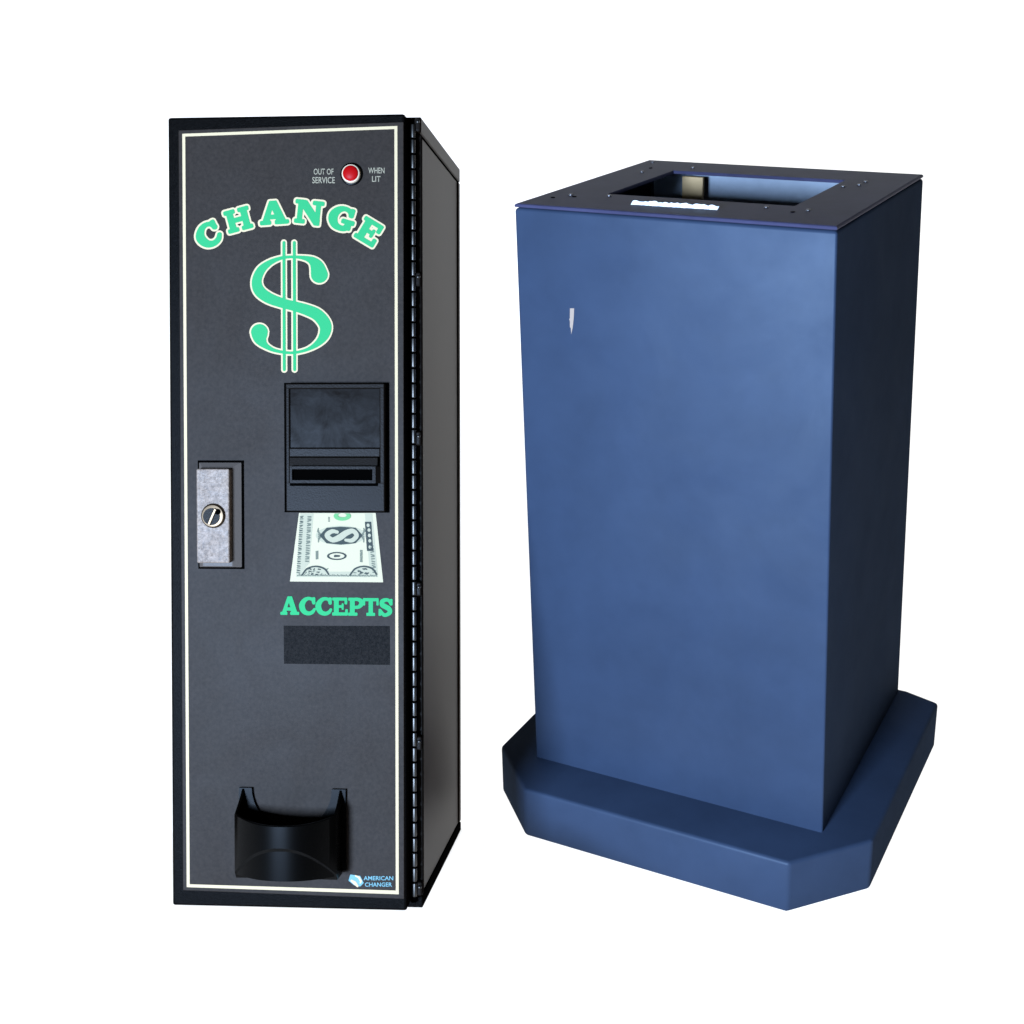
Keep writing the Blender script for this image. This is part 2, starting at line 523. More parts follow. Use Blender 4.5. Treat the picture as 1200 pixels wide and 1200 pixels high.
def build_kiosk():
    th = 0.0022
    lid = 0.0034
    # hollow column: outer skin and inner skin joined at the rim
    bm = bmesh.new()
    zt = HK - lid - 0.0006
    rings = [(0.0, 0.0), (zt - 0.0034, 0.0), (zt - 0.0020, 0.0004), (zt - 0.0009, 0.0012), (zt - 0.0002, 0.0024), (zt, 0.0034), (zt, 0.004), (zt - 0.004, 0.0045), (0.0, 0.0045)]
    prev = None
    for z, ins in rings:
        c = col_at(z, ins)
        # rounded corners
        ring = []
        r = 0.0025 if ins < 0.0035 else 0.0012
        for i in range(4):
            p, q, s = Vector(c[i]), Vector(c[i - 1]), Vector(c[(i + 1) % 4])
            d1, d2 = (q - p).normalized(), (s - p).normalized()
            for k in range(5):
                a = k / 4
                b0, b1 = p + d1 * r, p + d2 * r
                m = b0 * (1 - a) ** 2 + p * 2 * a * (1 - a) + b1 * a ** 2
                ring.append(bm.verts.new((m.x, m.y, z)))
        if prev:
            n = len(ring)
            for i in range(n):
                bm.faces.new((prev[i], prev[(i + 1) % n], ring[(i + 1) % n], ring[i]))
        prev = ring
    o = from_bm("column", bm, M['blue'], kiosk)
    smooth_by_angle(o, 30)

    # base box with cut corners
    x0, x1, y0, yb = -BL, SK + CR, -AF, DK + 0.006
    poly = [(x0 + CH, y0), (x1 - CH, y0), (x1, y0 + CE), (x1, FB), (x1 - 0.041, yb), (x0 + 0.041, yb), (x0, FB), (x0, y0 + CH)]
    bm = bmesh.new()
    prism(bm, poly, -BH + 0.0005, 0.0, 0.0040, 4)
    o = from_bm("base", bm, M['blue'], kiosk)
    smooth_by_angle(o, 40)

    # lid with the square opening, and its turned-down inner flange
    c = col_at(HK, -0.0004)
    hole = [LID(713.5, 228.5), LID(938, 240.5), LID(985, 211.5), LID(787, 199.0)]
    hx0 = (hole[0][0] + hole[3][0]) / 2
    hx1 = (hole[1][0] + hole[2][0]) / 2
    hy0 = (hole[0][1] + hole[1][1]) / 2
    hy1 = (hole[3][1] + hole[2][1]) / 2
    h = [(hx0, hy0), (hx1, hy0), (hx1, hy1), (hx0, hy1)]
    bm = bmesh.new()
    z1, z0 = HK, HK - lid
    e = 0.0018
    loops = [[(x, y, z0) for x, y in col_at(HK, 0.0006)], [(x, y, z0 + 0.0009) for x, y in col_at(HK, 0)], [(x, y, z1 - e) for x, y in col_at(HK, 0)],
             [(x, y, z1 - e * .35) for x, y in col_at(HK, e * .3)], [(x, y, z1) for x, y in col_at(HK, e)],
             [(x, y, z1) for x, y in h]]
    ins = 0.0006
    h2 = [(hx0 + ins, hy0 + ins), (hx1 - ins, hy0 + ins), (hx1 - ins, hy1 - ins), (hx0 + ins, hy1 - ins)]
    loops += [[(x, y, z1 - 0.001) for x, y in h2], [(x, y, z0) for x, y in h2], loops[0]]
    vl = [[bm.verts.new(p) for p in L] for L in loops[:-1]]
    vl.append(vl[0])
    for A, B in zip(vl[:-1], vl[1:]):
        for i in range(4):
            bm.faces.new((A[i], A[(i + 1) % 4], B[(i + 1) % 4], B[i]))
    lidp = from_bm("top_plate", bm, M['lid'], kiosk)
    # small screws and holes on the lid
    spots = [(669, 228.5, 1), (673, 230.5, 0), (714, 229.5, 1), (752.5, 201.5, 1), (762.5, 197, 0), (765, 190, 1), (812, 196.5, 1), (988, 218.5, 1),
             (1007, 216.5, 1), (1014.5, 213, 1), (898, 243, 1), (929, 248.5, 0), (947, 246.5, 1), (648, 231.5, 0)]
    for px, py, kind in spots:
        x, y = LID(px, py)
        if hx0 - .004 < x < hx1 + .004 and hy0 - .004 < y < hy1 + .004:
            if y < (hy0 + hy1) / 2:
                y = hy0 - 0.006
            else:
                y = hy1 + 0.006
        b = bmesh.new()
        if kind:
            cyl(b, (x, y, HK + 0.0004), (0, 0, 1), 0.0026, 0.0012, 16, 0.0019)
            from_bm("screw", b, M['screw'], lidp, True)
        else:
            cyl(b, (x, y, HK + 0.0002), (0, 0, 1), 0.0022, 0.0004, 14)
            from_bm("screw_hole", b, M['hole'], lidp)
    # stiffening strip seen through the opening
    bm = bmesh.new()
    box(bm, 0.05, 0.075, DK - 0.03, DK - 0.024, HK - 0.2, HK - 0.012, 0.001)
    from_bm("inner_bracket", bm, M['tan'], kiosk)

    bm = bmesh.new()
    box(bm, 0.006, SK + TR - 0.006, DK - 0.0075, DK - 0.005, 0.02, HK - lid - 0.002)
    from_bm("inner_panel", bm, M['zinc'], kiosk)

    # white sticker along the rim of the lid, torn lower edge
    a0, a1 = LID(741, 239.5), LID(842, 246.0)
    bm = bmesh.new()
    n = 40
    up, lo = [], []
    for i in range(n + 1):
        t = i / n
        x = a0[0] + (a1[0] - a0[0]) * t
        y = a0[1] + (a1[1] - a0[1]) * t
        up.append(bm.verts.new((x, y + 0.0015, HK + 0.0036 + random.uniform(-.0008, .0008))))
        lo.append(bm.verts.new((x, y - 0.0030 + random.uniform(-.001, .001), HK + 0.0004)))
    for i in range(n):
        bm.faces.new((lo[i], lo[i + 1], up[i + 1], up[i]))
    from_bm("paper_sticker", bm, M['sticker'], kiosk)

    # (its rear edge is tilted up so that it catches the key light)
    # small pale chip in the paint of the front
    pts = [(668.1, 361.2), (673.0, 361.2), (672.6, 372), (671.8, 380), (670.9, 386), (669.6, 391.5), (669.0, 384), (668.1, 383.6), (668.0, 376), (667.2, 374), (668, 372.5)]
    bm = bmesh.new()
    bm.faces.new([bm.verts.new(FRONT(px, py)) for px, py in pts])
    from_bm("paint_chip", bm, M['chip'], kiosk)


def ray(px, py):
    d = fwd * 1590 + camR * (px - 665) + camU * (540 - py)
    return d.normalized()


def LID(px, py):
    inv = KIOSK.inverted()
    o, d = inv @ CAM, inv.to_3x3() @ ray(px, py)
    t = (HK - o.z) / d.z
    p = o + d * t
    return (p.x, p.y)


def FRONT(px, py):
    inv = KIOSK.inverted()
    o, d = inv @ CAM, inv.to_3x3() @ ray(px, py)
    # front skin leans by TF over HK
    n = Vector((0, -1, TF / HK)).normalized()
    t = -(o.dot(n)) / d.dot(n)
    return o + d * t + n * 0.0004


build_kiosk()

# ------------------------------------------------------------------ change machine
machine = thing("change_machine", "tall black bill changer with mint green CHANGE lettering, dollar sign and a coin cup", "change machine", MACH)
MI = MACH.inverted()
MO, MR = MI @ CAM, MI.to_3x3()


def F(px, py, depth=0.0):
    """a spot measured on the front, carried to the plane lying `depth` behind the door face"""
    d = MR @ ray(px, py)
    t = (depth - MO.y) / d.y
    p = MO + d * t
    return (p.x, p.z)


def fr(xl, xr, yt, yb, depth=0.0):
    xm, ym = (xl + xr) / 2, (yt + yb) / 2
    return F(xl, ym, depth)[0], F(xr, ym, depth)[0], F(xm, yb, depth)[1], F(xm, yt, depth)[1]   # x0 x1 z0 z1


def on_face(h):
    def place(x, y):
        p = F(x, y, -h)
        return (p[0], -h, p[1])
    return place


def flat(name, px_poly, h, material, parent):
    bm = bmesh.new()
    bm.faces.new([bm.verts.new(on_face(h)(x, y)) for x, y in px_poly])
    return from_bm(name, bm, material, parent)


def ring_print(name, outer, inner, h, material, parent):
    bm = bmesh.new()
    a = [bm.verts.new(on_face(h)(*p)) for p in outer]
    b = [bm.verts.new(on_face(h)(*p)) for p in inner]
    n = len(a)
    for i in range(n):
        bm.faces.new((a[i], a[(i + 1) % n], b[(i + 1) % n], b[i]))
    return from_bm(name, bm, material, parent)


def build_cabinet():
    x0, x1, y0, y1 = -0.006, X1, Y0, DM
    zt, zb = HM + ZT, ZB
    g = GR
    bm = bmesh.new()
    # recessed box core and the lips around the side sheet
    rec = 0.0016
    box(bm, x0 + rec, x1 - rec, y0 + 0.004, y1 - 0.004, zb + 0.002, zt - 0.002)
    cab = from_bm("cabinet", bm, M['side'], machine)
    bm = bmesh.new()
    box(bm, x0, x1, y0, y1, zt - g, zt, 0.0012)
    from_bm("top_lip", bm, M['side'], cab)
    bm = bmesh.new()
    box(bm, x0, x1, y0, y1, zb, zb + g * 0.72, 0.0012)
    from_bm("bottom_lip", bm, M['black'], cab)
    bm = bmesh.new()
    box(bm, x0, x1, y1 - 0.010, y1, zb + g * 0.72 + .0012, zt - g - .0012, 0.001)
    from_bm("rear_lip", bm, M['side'], cab)
    bm = bmesh.new()
    box(bm, x1 - 0.0045, x1 + 0.0004, y0 - 0.0005, y0 + 0.006, zb + g * 0.72 + .0012, zt - g - .0012, 0.001)
    from_bm("front_lip", bm, M['bezel'], cab)
    # seam lines: dark gaps between side sheet and lips
    bm = bmesh.new()
    for z in (zt - g - 0.0006, zb + g * 0.72 + .0006):
        box(bm, x1 - 0.003, x1 - 0.0012, y0 + 0.006, y1 - 0.001, z - 0.0012, z + 0.0012)
    box(bm, x1 - 0.003, x1 - 0.0012, y1 - 0.0125, y1 - 0.0098, zb + g, zt - g)
    from_bm("seam", bm, M['hole'], cab)
    # black hinge recess in front of the cabinet
    bm = bmesh.new()
    box(bm, WM + 0.0005, x1 - 0.0052, y0 - 0.004, y0 + 0.004, zb + 0.006, zt - 0.004)
    box(bm, 0.004, WM + 0.0005, 0.0185, y0 + 0.004, 0.004, HM - 0.004)
    from_bm("hinge_recess", bm, M['hole'], cab)


def build_hinge():
    d = Y0 - 0.012
    xa = F(481.6, 600, d)[0]
    xb = F(487.2, 600, d)[0]
    r = (xb - xa) / 2
    bm = bmesh.new()
    z, pitch = 0.008, 0.0138
    while z + pitch < HM - 0.004:
        cyl(bm, ((xa + xb) / 2, d + r, z + pitch / 2), (0, 0, 1), r, pitch - 0.0016, 18, bev=0.0005)
        z += pitch
    h = from_bm("hinge", bm, M['steel'], machine)
    smooth_by_angle(h, 40)
    bm = bmesh.new()
    cyl(bm, ((xa + xb) / 2, d + r, HM / 2), (0, 0, 1), r * 0.6, HM - 0.012, 12)
    from_bm("hinge_pin", bm, M['hole'], h, True)
    for py in (147, 328, 514, 690, 870, 1040):
        z = F(490, py, Y0 - 0.004)[1]
        bm = bmesh.new()
        box(bm, xb - 0.001, X1 + 0.0008, Y0 - 0.009, Y0 - 0.0012, z - 0.0062, z + 0.0062, 0.0015)
        t = from_bm("hinge_tab", bm, M['bezel'], h)
        bm = bmesh.new()
        cyl(bm, ((xb + X1) / 2 + 0.0005, Y0 - 0.0098, z + 0.002), (0, -1, 0), 0.0019, 0.002, 14, 0.0013)
        from_bm("hinge_screw", bm, M['steel'], h, True)


def build_door():
    bm = bmesh.new()
    box(bm, 0, WM, 0.0012, 0.018, 0, HM, 0.0022)
    door = from_bm("door", bm, M['black'], machine)
    # overlay sheet, slightly raised above the black frame
    p = [F(209.3, 152.8), F(473.0, 143.0), F(473.8, 1053.4), F(214.6, 1043.2)]
    bm = bmesh.new()
    hexa(bm, [(p[3][0], 0.0016, p[3][1]), (p[2][0], 0.0016, p[2][1]), (p[1][0], 0.0016, p[1][1]), (p[0][0], 0.0016, p[0][1]),
              (p[3][0], -0.0006, p[3][1]), (p[2][0], -0.0006, p[2][1]), (p[1][0], -0.0006, p[1][1]), (p[0][0], -0.0006, p[0][1])], 0.0006, 2)
    ov = from_bm("overlay_sheet", bm, M['slate'], door)
    out = [(213.6, 156.8), (465.6, 147.6), (467.3, 1048.0), (218.8, 1039.6)]
    inn = [(217.0, 160.0), (462.2, 151.2), (463.8, 1043.6), (222.3, 1036.2)]
    ring_print("border_stripe", out, inn, 0.0009, M['cream'], door)
    # darker gritty patch below the word ACCEPTS
    flat("blank_patch", [(332.4, 733.3), (456.8, 733.6), (457.0, 779.2), (332.8, 777.8)], 0.0008, M['patch'], door)


def letters(name, glyphs, h, material, parent, iso=0.0, step=0.55, pad=5):
    """glyphs: list of (fn, width, (cx, cy), angle_deg, sx, sy) in measured front coordinates (y down)"""
    out = []
    for fn, w, (cx, cy), ang, sx, sy in glyphs:
        ca, sa = math.cos(math.radians(ang)), math.sin(math.radians(ang))

        def sdf(X, Y, fn=fn, w=w, cx=cx, cy=cy, ca=ca, sa=sa, sx=sx, sy=sy):
            dx, dy = X - cx, Y - cy
            u, v = dx * ca + dy * sa, -dx * sa + dy * ca
            return fn(u / sx + w / 2, 0.5 - v / sy) * min(sx, sy)
        R = 0.75 * max(sx, sy) + pad
        out.append((sdf, (cx - R, cx + R, cy - R, cy + R)))

    def allsdf(X, Y):
        return umin(*[s(X, Y) for s, _ in out])
    b = (min(o[1][0] for o in out), max(o[1][1] for o in out), min(o[1][2] for o in out), max(o[1][3] for o in out))
    return print_mesh(name, allsdf, b, step, on_face(h), material, parent, iso)


def Z1(X, Y):
    return (215 + X / 4.8, 220 + Y / 4.8)


def build_lettering():
    g = [(g_C, .95, Z1(139, 266), -26, 30.0, 29.0),
         (g_H, 1.06, Z1(308, 180), -15, 28.0, 26.5),
         (g_A, 1.12, Z1(508, 140), -4, 30.0, 27.5),
         (g_N, 1.08, Z1(706, 138), 6, 30.0, 27.5),
         (g_G, 1.0, Z1(890, 172), 16, 30.0, 28.5),
         (g_E, .9, Z1(1044, 248), 31, 29.0, 28.0)]
    w = letters("change_lettering", g, 0.0012, M['green'], machine, iso=0.35)
    letters("lettering_outline", g, 0.0009, M['cream'], w, iso=2.45)

    def s(X, Y):
        return (280 + X / 6.667, 270 + Y / 6.667)
    raw = [(628, 345, 66), (612, 285, 52), (580, 243, 34), (530, 220, 20), (460, 209, 12), (390, 208, 11), (320, 219, 14), (240, 253, 22), (172, 312, 33), (139, 395, 38),
           (158, 470, 43), (230, 527, 42), (335, 567, 38), (430, 592, 38), (525, 620, 42), (615, 662, 46), (674, 738, 47), (668, 812, 40), (622, 876, 26),
           (545, 926, 14), (455, 952, 11), (370, 955, 11), (270, 935, 14), (200, 895, 25), (165, 845, 48), (160, 798, 66)]
    pts = spline([(*s(x, y), r / 6.667) for x, y, r in raw], 6)
    bars = [[(*s(351, 95), 1.75), (*s(354, 1088), 1.75)], [(*s(432, 95), 1.75), (*s(435, 1088), 1.75)]]

    def dollar(X, Y):
        return umin(d_stroke(X, Y, pts), *[d_stroke(X, Y, b) for b in bars])
    b = (282, 400, 274, 446)
    d = print_mesh("dollar_sign", dollar, b, 0.55, on_face(0.0012), M['green'], machine)
    print_mesh("dollar_outline", dollar, b, 0.55, on_face(0.0009), M['cream'], d, iso=1.95)

    g = []
    for fn, w_, x0, x1, yt, yb in [(g_A, 1.12, 328.6, 350.8, 698.8, 720.6), (g_C, .95, 350.6, 370.0, 699.3, 721.0), (g_C, .95, 369.8, 389.2, 699.6, 721.3),
                                   (g_E, .9, 389.2, 407.8, 700.2, 721.4), (g_P, .9, 408.0, 426.4, 700.4, 721.6), (g_T, 1.0, 425.2, 443.8, 700.8, 721.8), (g_S, .86, 443.2, 460.6, 700.8, 722.6)]:
        g.append((fn, w_, ((x0 + x1) / 2, (yt + yb) / 2), 0.3, (x1 - x0) / w_, yb - yt))
    letters("accepts_lettering", g, 0.0011, M['green'], machine, step=0.45)


def text(name, s, xl, xr, yt, yb, h, material, parent, bold=0.0):
    bold *= 0.4
    cu = bpy.data.curves.new(name, 'FONT')
    cu.body = s
    cu.size = 1
    cu.offset = bold
    cu.resolution_u = 3
    o = bpy.data.objects.new(name, cu)
    COL.objects.link(o)
    bpy.context.view_layer.update()
    me = bpy.data.meshes.new_from_object(o.evaluated_get(bpy.context.evaluated_depsgraph_get()))
    bpy.data.objects.remove(o)
    bpy.data.curves.remove(cu)
    xs = [v.co.x for v in me.vertices]
    ys = [v.co.y for v in me.vertices]
    a, b, c, d = min(xs), max(xs), min(ys), max(ys)
    pl = on_face(h)
    for v in me.vertices:
        u, w = (v.co.x - a) / (b - a), (v.co.y - c) / (d - c)
        v.co = pl(xl + u * (xr - xl), yb + w * (yt - yb))
    me.update()
    me.materials.clear()
    return link(name, me, material, parent)


def build_indicator():
    c = F(412.3, 204.3)
    k = WM / 277.0                       # metres per measured unit on the door
    bm = bmesh.new()
    cyl(bm, (c[0], -0.0012, c[1]), (0, -1, 0), 13.2 * k, 0.003, 48, 12.6 * k, 0.0004)
    light = from_bm("indicator_light", bm, M['gloss'], machine)
    smooth_by_angle(light)
    bm = bmesh.new()
    cyl(bm, (c[0], -0.0030, c[1]), (0, -1, 0), 11.4 * k, 0.0044, 48, 10.2 * k, 0.0008)
    o = from_bm("chrome_ring", bm, M['chrome'], light)
    smooth_by_angle(o)
    b = bmesh.new()
    bmesh.ops.create_uvsphere(b, u_segments=40, v_segments=20, radius=9.0 * k)
    bmesh.ops.transform(b, matrix=Matrix.Translation((c[0], -0.0052, c[1])) @ Matrix.Diagonal((1, 0.35, 1, 1)), verts=b.verts)
    from_bm("red_lens", b, M['red'], light, True)
    t = text("out_of_service_text", "OUT OF", 367.6, 390.8, 197.6, 204.6, 0.0009, M['white_ink'], machine, 0.02)
    text("service_word", "SERVICE", 366.0, 392.4, 207.4, 214.8, 0.0009, M['white_ink'], t, 0.02)
    t = text("when_lit_text", "WHEN", 431.6, 450.6, 196.4, 203.2, 0.0009, M['white_ink'], machine, 0.02)
    text("lit_word", "LIT", 436.0, 446.0, 206.4, 213.0, 0.0009, M['white_ink'], t, 0.02)


def build_acceptor():
    dp = 0.010
    x0, x1, z0, z1 = fr(335.0, 450.4, 449.6, 599.4, -dp)
    bm = bmesh.new()
    # frame made of four bars around the recess, so the recess is real
    wx0, wx1, wz0, wz1 = fr(339.2, 445.0, 455.2, 565.5, -dp)
    b = 0.0008
    box(bm, x0, x1, -dp, -0.0007, wz1, z1, b)
    box(bm, x0, x1, -dp, -0.0007, z0, wz0, b)
    box(bm, x0, wx0, -dp, -0.0007, wz0 - .001, wz1 + .001, b)
    box(bm, wx1, x1, -dp, -0.0007, wz0 - .001, wz1 + .001, b)
    acc = from_bm("bill_acceptor", bm, M['bezel'], machine)
    bm = bmesh.new()
    fx0, fx1, fz0, fz1 = fr(333.2, 456.0, 448.6, 600.6, -0.0012)
    box(bm, fx0, fx1, -0.0014, -0.0007, fz0, fz1)
    from_bm("acceptor_shadow_line", bm, M['hole'], acc)  # dark strip standing in for the reveal and shadow line around the acceptor
    # window
    _, _, vz0, vz1 = fr(339.2, 445.0, 455.2, 525.0, -dp)
    bm = bmesh.new()
    box(bm, wx0, wx1, -dp + 0.0022, -0.003, vz0, wz1, 0.0005)
    from_bm("window", bm, M['window'], acc)
    # ridge under the window
    _, _, rz0, rz1 = fr(339.2, 445.0, 525.6, 535.2, -dp)
    bm = bmesh.new()
    hexa(bm, [(wx0, -dp - 0.0002, rz0), (wx1, -dp - 0.0002, rz0), (wx1, -0.003, rz0), (wx0, -0.003, rz0),
              (wx0, -dp - 0.0004, rz1), (wx1, -dp - 0.0004, rz1), (wx1, -0.003, rz1), (wx0, -0.003, rz1)], 0.0005)
    from_bm("ridge", bm, M['bezel'], acc)
    # sloping chute above the slot
    _, _, sz0, sz1 = fr(339.2, 443.0, 536.2, 546.8, -dp)
    bm = bmesh.new()
    hexa(bm, [(wx0, -dp - 0.0006, sz0), (wx1 - .002, -dp - 0.0006, sz0), (wx1 - .002, -0.003, sz0), (wx0, -0.003, sz0),
              (wx0, -0.0096, sz1), (wx1 - .002, -0.0096, sz1), (wx1 - .002, -0.003, sz1), (wx0, -0.003, sz1)], 0.0004)
    from_bm("chute", bm, M['bezel'], acc)
    # mouth with the slot
    mp = dp + 0.006
    mx0, mx1, mz0, mz1 = fr(339.6, 440.0, 546.6, 566.2, -mp)
    sx0, sx1, sz0, sz1 = fr(342.0, 436.4, 549.8, 562.8, -mp)
    bm = bmesh.new()
    back = 0.003
    bx1 = mx1 + 0.0032
    rings = [[(mx0, -0.004, mz0), (bx1, -0.004, mz0), (bx1, -0.004, mz1), (mx0, -0.004, mz1)],
             [(mx0, -dp, mz0), (bx1, -dp, mz0), (bx1, -dp, mz1), (mx0, -dp, mz1)],
             [(mx0, -mp, mz0), (mx1, -mp, mz0), (mx1, -mp, mz1), (mx0, -mp, mz1)],
             [(sx0, -mp, sz0), (sx1, -mp, sz0), (sx1, -mp, sz1), (sx0, -mp, sz1)],
             [(sx0, -mp + 0.011, sz0 + .001), (sx1, -mp + 0.011, sz0 + .001), (sx1, -mp + 0.011, sz1 - .001), (sx0, -mp + 0.011, sz1 - .001)]]
    vr = [[bm.verts.new(p) for p in r] for r in rings]
    for A, B in zip(vr[:-1], vr[1:]):
        for i in range(4):
            bm.faces.new((A[i], A[(i + 1) % 4], B[(i + 1) % 4], B[i]))
    from_bm("slot_mouth", bm, M['bezel'], acc)
    bm = bmesh.new()
    box(bm, sx0 + .0002, sx1 - .0002, -mp + 0.003, -mp + 0.010, sz0 + .0003, sz1 - .0003)
    from_bm("bill_slot", bm, M['hole'], acc)
    # dark strip painting the shadow below the mouth
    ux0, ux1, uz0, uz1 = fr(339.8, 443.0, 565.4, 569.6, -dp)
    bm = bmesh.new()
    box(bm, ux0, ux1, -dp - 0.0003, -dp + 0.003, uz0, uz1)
    from_bm("mouth_shadow", bm, M['hole'], acc)


def build_bill():
    A, B, C, D = (350.4, 601.2), (440.2, 601.2), (449.0, 682.4), (339.8, 681.4)
    bill = flat("bill_picture", [A, B, C, D], 0.0008, M['paper'], machine)

    def z8(X, Y):
        return (330 + X / 8, 590 + Y / 8)
    ins = [z8(*p) for p in ((160, 95), (880, 95), (950, 738), (78, 730))]

    def S(pts):
        return [(*z8(x, y), r / 8) for x, y, r in pts]
    rnd = random.Random(3)
    dark, pale = [], []
    # side bands made of small scrolls
    for k in range(26):
        t = k / 25
        x, y = 188 - 32 * t, 125 + 520 * t
        pale.append(S([(x - 13, y, 6), (x + 13, y + rnd.uniform(-8, 8), 6)]))
        if k % 2 == 0:
            dark.append(S([(x - 8, y + 6, 4), (x + 6, y + 4, 4)]))
        if k < 21:
            x2 = 262 - 28 * t
            pale.append(S([(x2 - 14, y, 7), (x2 + 12, y + rnd.uniform(-10, 10), 7)]))
        x3 = 818 + 52 * t
        if k > 12:
            pale.append(S([(x3 - 14, y, 6), (x3 + 12, y + rnd.uniform(-8, 8), 6)]))
    for k in range(46):
        t = k / 45
        x, y = 148 + 735 * t, 676 + 6 * t
        pale.append(S([(x, y - 12 * abs(math.sin(k * 1.3)), 5), (x + 8, y, 5)]))
    # corner scrolls
    for cx, s in ((320, 1), (770, -1)):
        for k in range(14):
            a = rnd.uniform(0, 6.28)
            x, y = cx + rnd.uniform(-105, 105), 640 + rnd.uniform(-26, 26)
            (dark if k % 2 else pale).append(S([(x, y, 6), (x + 22 * math.cos(a), y + 12 * math.sin(a), 4)]))
        dark.append(S(spline([(cx - 130, 672, 7), (cx - 80, 612, 8), (cx, 590, 7), (cx + 80, 612, 8), (cx + 120, 664, 7)])))
    # text-like hair lines
    for k in range(9):
        pale.append(S([(738, 440 + 13 * k, 5), (756, 443 + 13 * k, 5)]))
        pale.append(S([(322, 450 + 9 * k, 4), (342, 446 + 9 * k, 4)]))
    for k in range(4):
        pale.append(S([(438, 130 + 12 * k, 4), (450, 132 + 12 * k, 4)]))
    # side ornaments of the medallion
    for k in range(8):
        pale.append(S([(345, 235 + 18 * k, 6), (385 - 3 * abs(k - 4) * 4, 262 + 10 * k, 6)]))
        pale.append(S([(770, 235 + 18 * k, 6), (735 + 3 * abs(k - 4) * 4, 262 + 10 * k, 6)]))

    def inside(X, Y):
        return d_poly(X, Y, ins)

    def sd_pale(X, Y):
        return np.maximum(umin(*[d_stroke(X, Y, p) for p in pale]), inside(X, Y))

    def E(X, Y, cx, cy, rx, ry):
        c = z8(cx, cy)
        return d_ell(X, Y, c[0], c[1], rx / 8, ry / 8)

    def sd_dark(X, Y):
        med = d_poly(X, Y, [z8(*p) for p in ((365, 300), (425, 236), (555, 226), (690, 236), (748, 300), (690, 366), (555, 378), (425, 366))], 1.0)
        sw = d_stroke(X, Y, S(spline([(520, 268, 16), (470, 262, 20), (425, 300, 24), (475, 342, 24), (545, 318, 30), (600, 280, 28), (665, 258, 22), (702, 300, 22), (660, 346, 20), (600, 344, 14)])))
        med = np.maximum(med, -sw)
        oval = np.maximum(E(X, Y, 517, 493, 92, 38), -E(X, Y, 517, 493, 72, 26))
        one = d_stroke(X, Y, S([(500, 493, 11), (540, 493, 8)]))
        bx = umin(d_poly(X, Y, [z8(*p) for p in ((780, 172), (840, 172), (858, 446), (800, 446))]))
        for cx, cy in ((810, 205), (818, 250), (822, 300), (826, 350), (828, 408)):
            bx = np.maximum(bx, -E(X, Y, cx, cy, 15, 17))
        return np.maximum(umin(med, oval, one, bx, *[d_stroke(X, Y, p) for p in dark]), inside(X, Y))

    def sd_seal(X, Y):
        return np.maximum(np.maximum(E(X, Y, 568, 118, 80, 44), -E(X, Y, 568, 112, 40, 18)), inside(X, Y))
    b = (338, 452, 600, 684)

    def sd_wash(X, Y):
        d = umin(d_poly(X, Y, [z8(*p) for p in ((175, 95), (300, 95), (262, 560), (140, 690))]), d_poly(X, Y, [z8(*p) for p in ((780, 95), (850, 95), (905, 690), (830, 690))]),
                 d_poly(X, Y, [z8(*p) for p in ((140, 640), (895, 640), (900, 690), (136, 690))]), E(X, Y, 320, 640, 120, 52), E(X, Y, 775, 645, 115, 48),
                 E(X, Y, 555, 300, 235, 90))
        return np.maximum(d, inside(X, Y))
    print_mesh("ink_wash", sd_wash, b, 0.6, on_face(0.0009), M['wash'], bill)
    print_mesh("pale_scrollwork", sd_pale, b, 0.5, on_face(0.0010), M['ink_light'], bill)
    print_mesh("dark_scrollwork", sd_dark, b, 0.42, on_face(0.0012), M['ink'], bill)
    print_mesh("green_seal", sd_seal, b, 0.5, on_face(0.0014), M['seal'], bill)


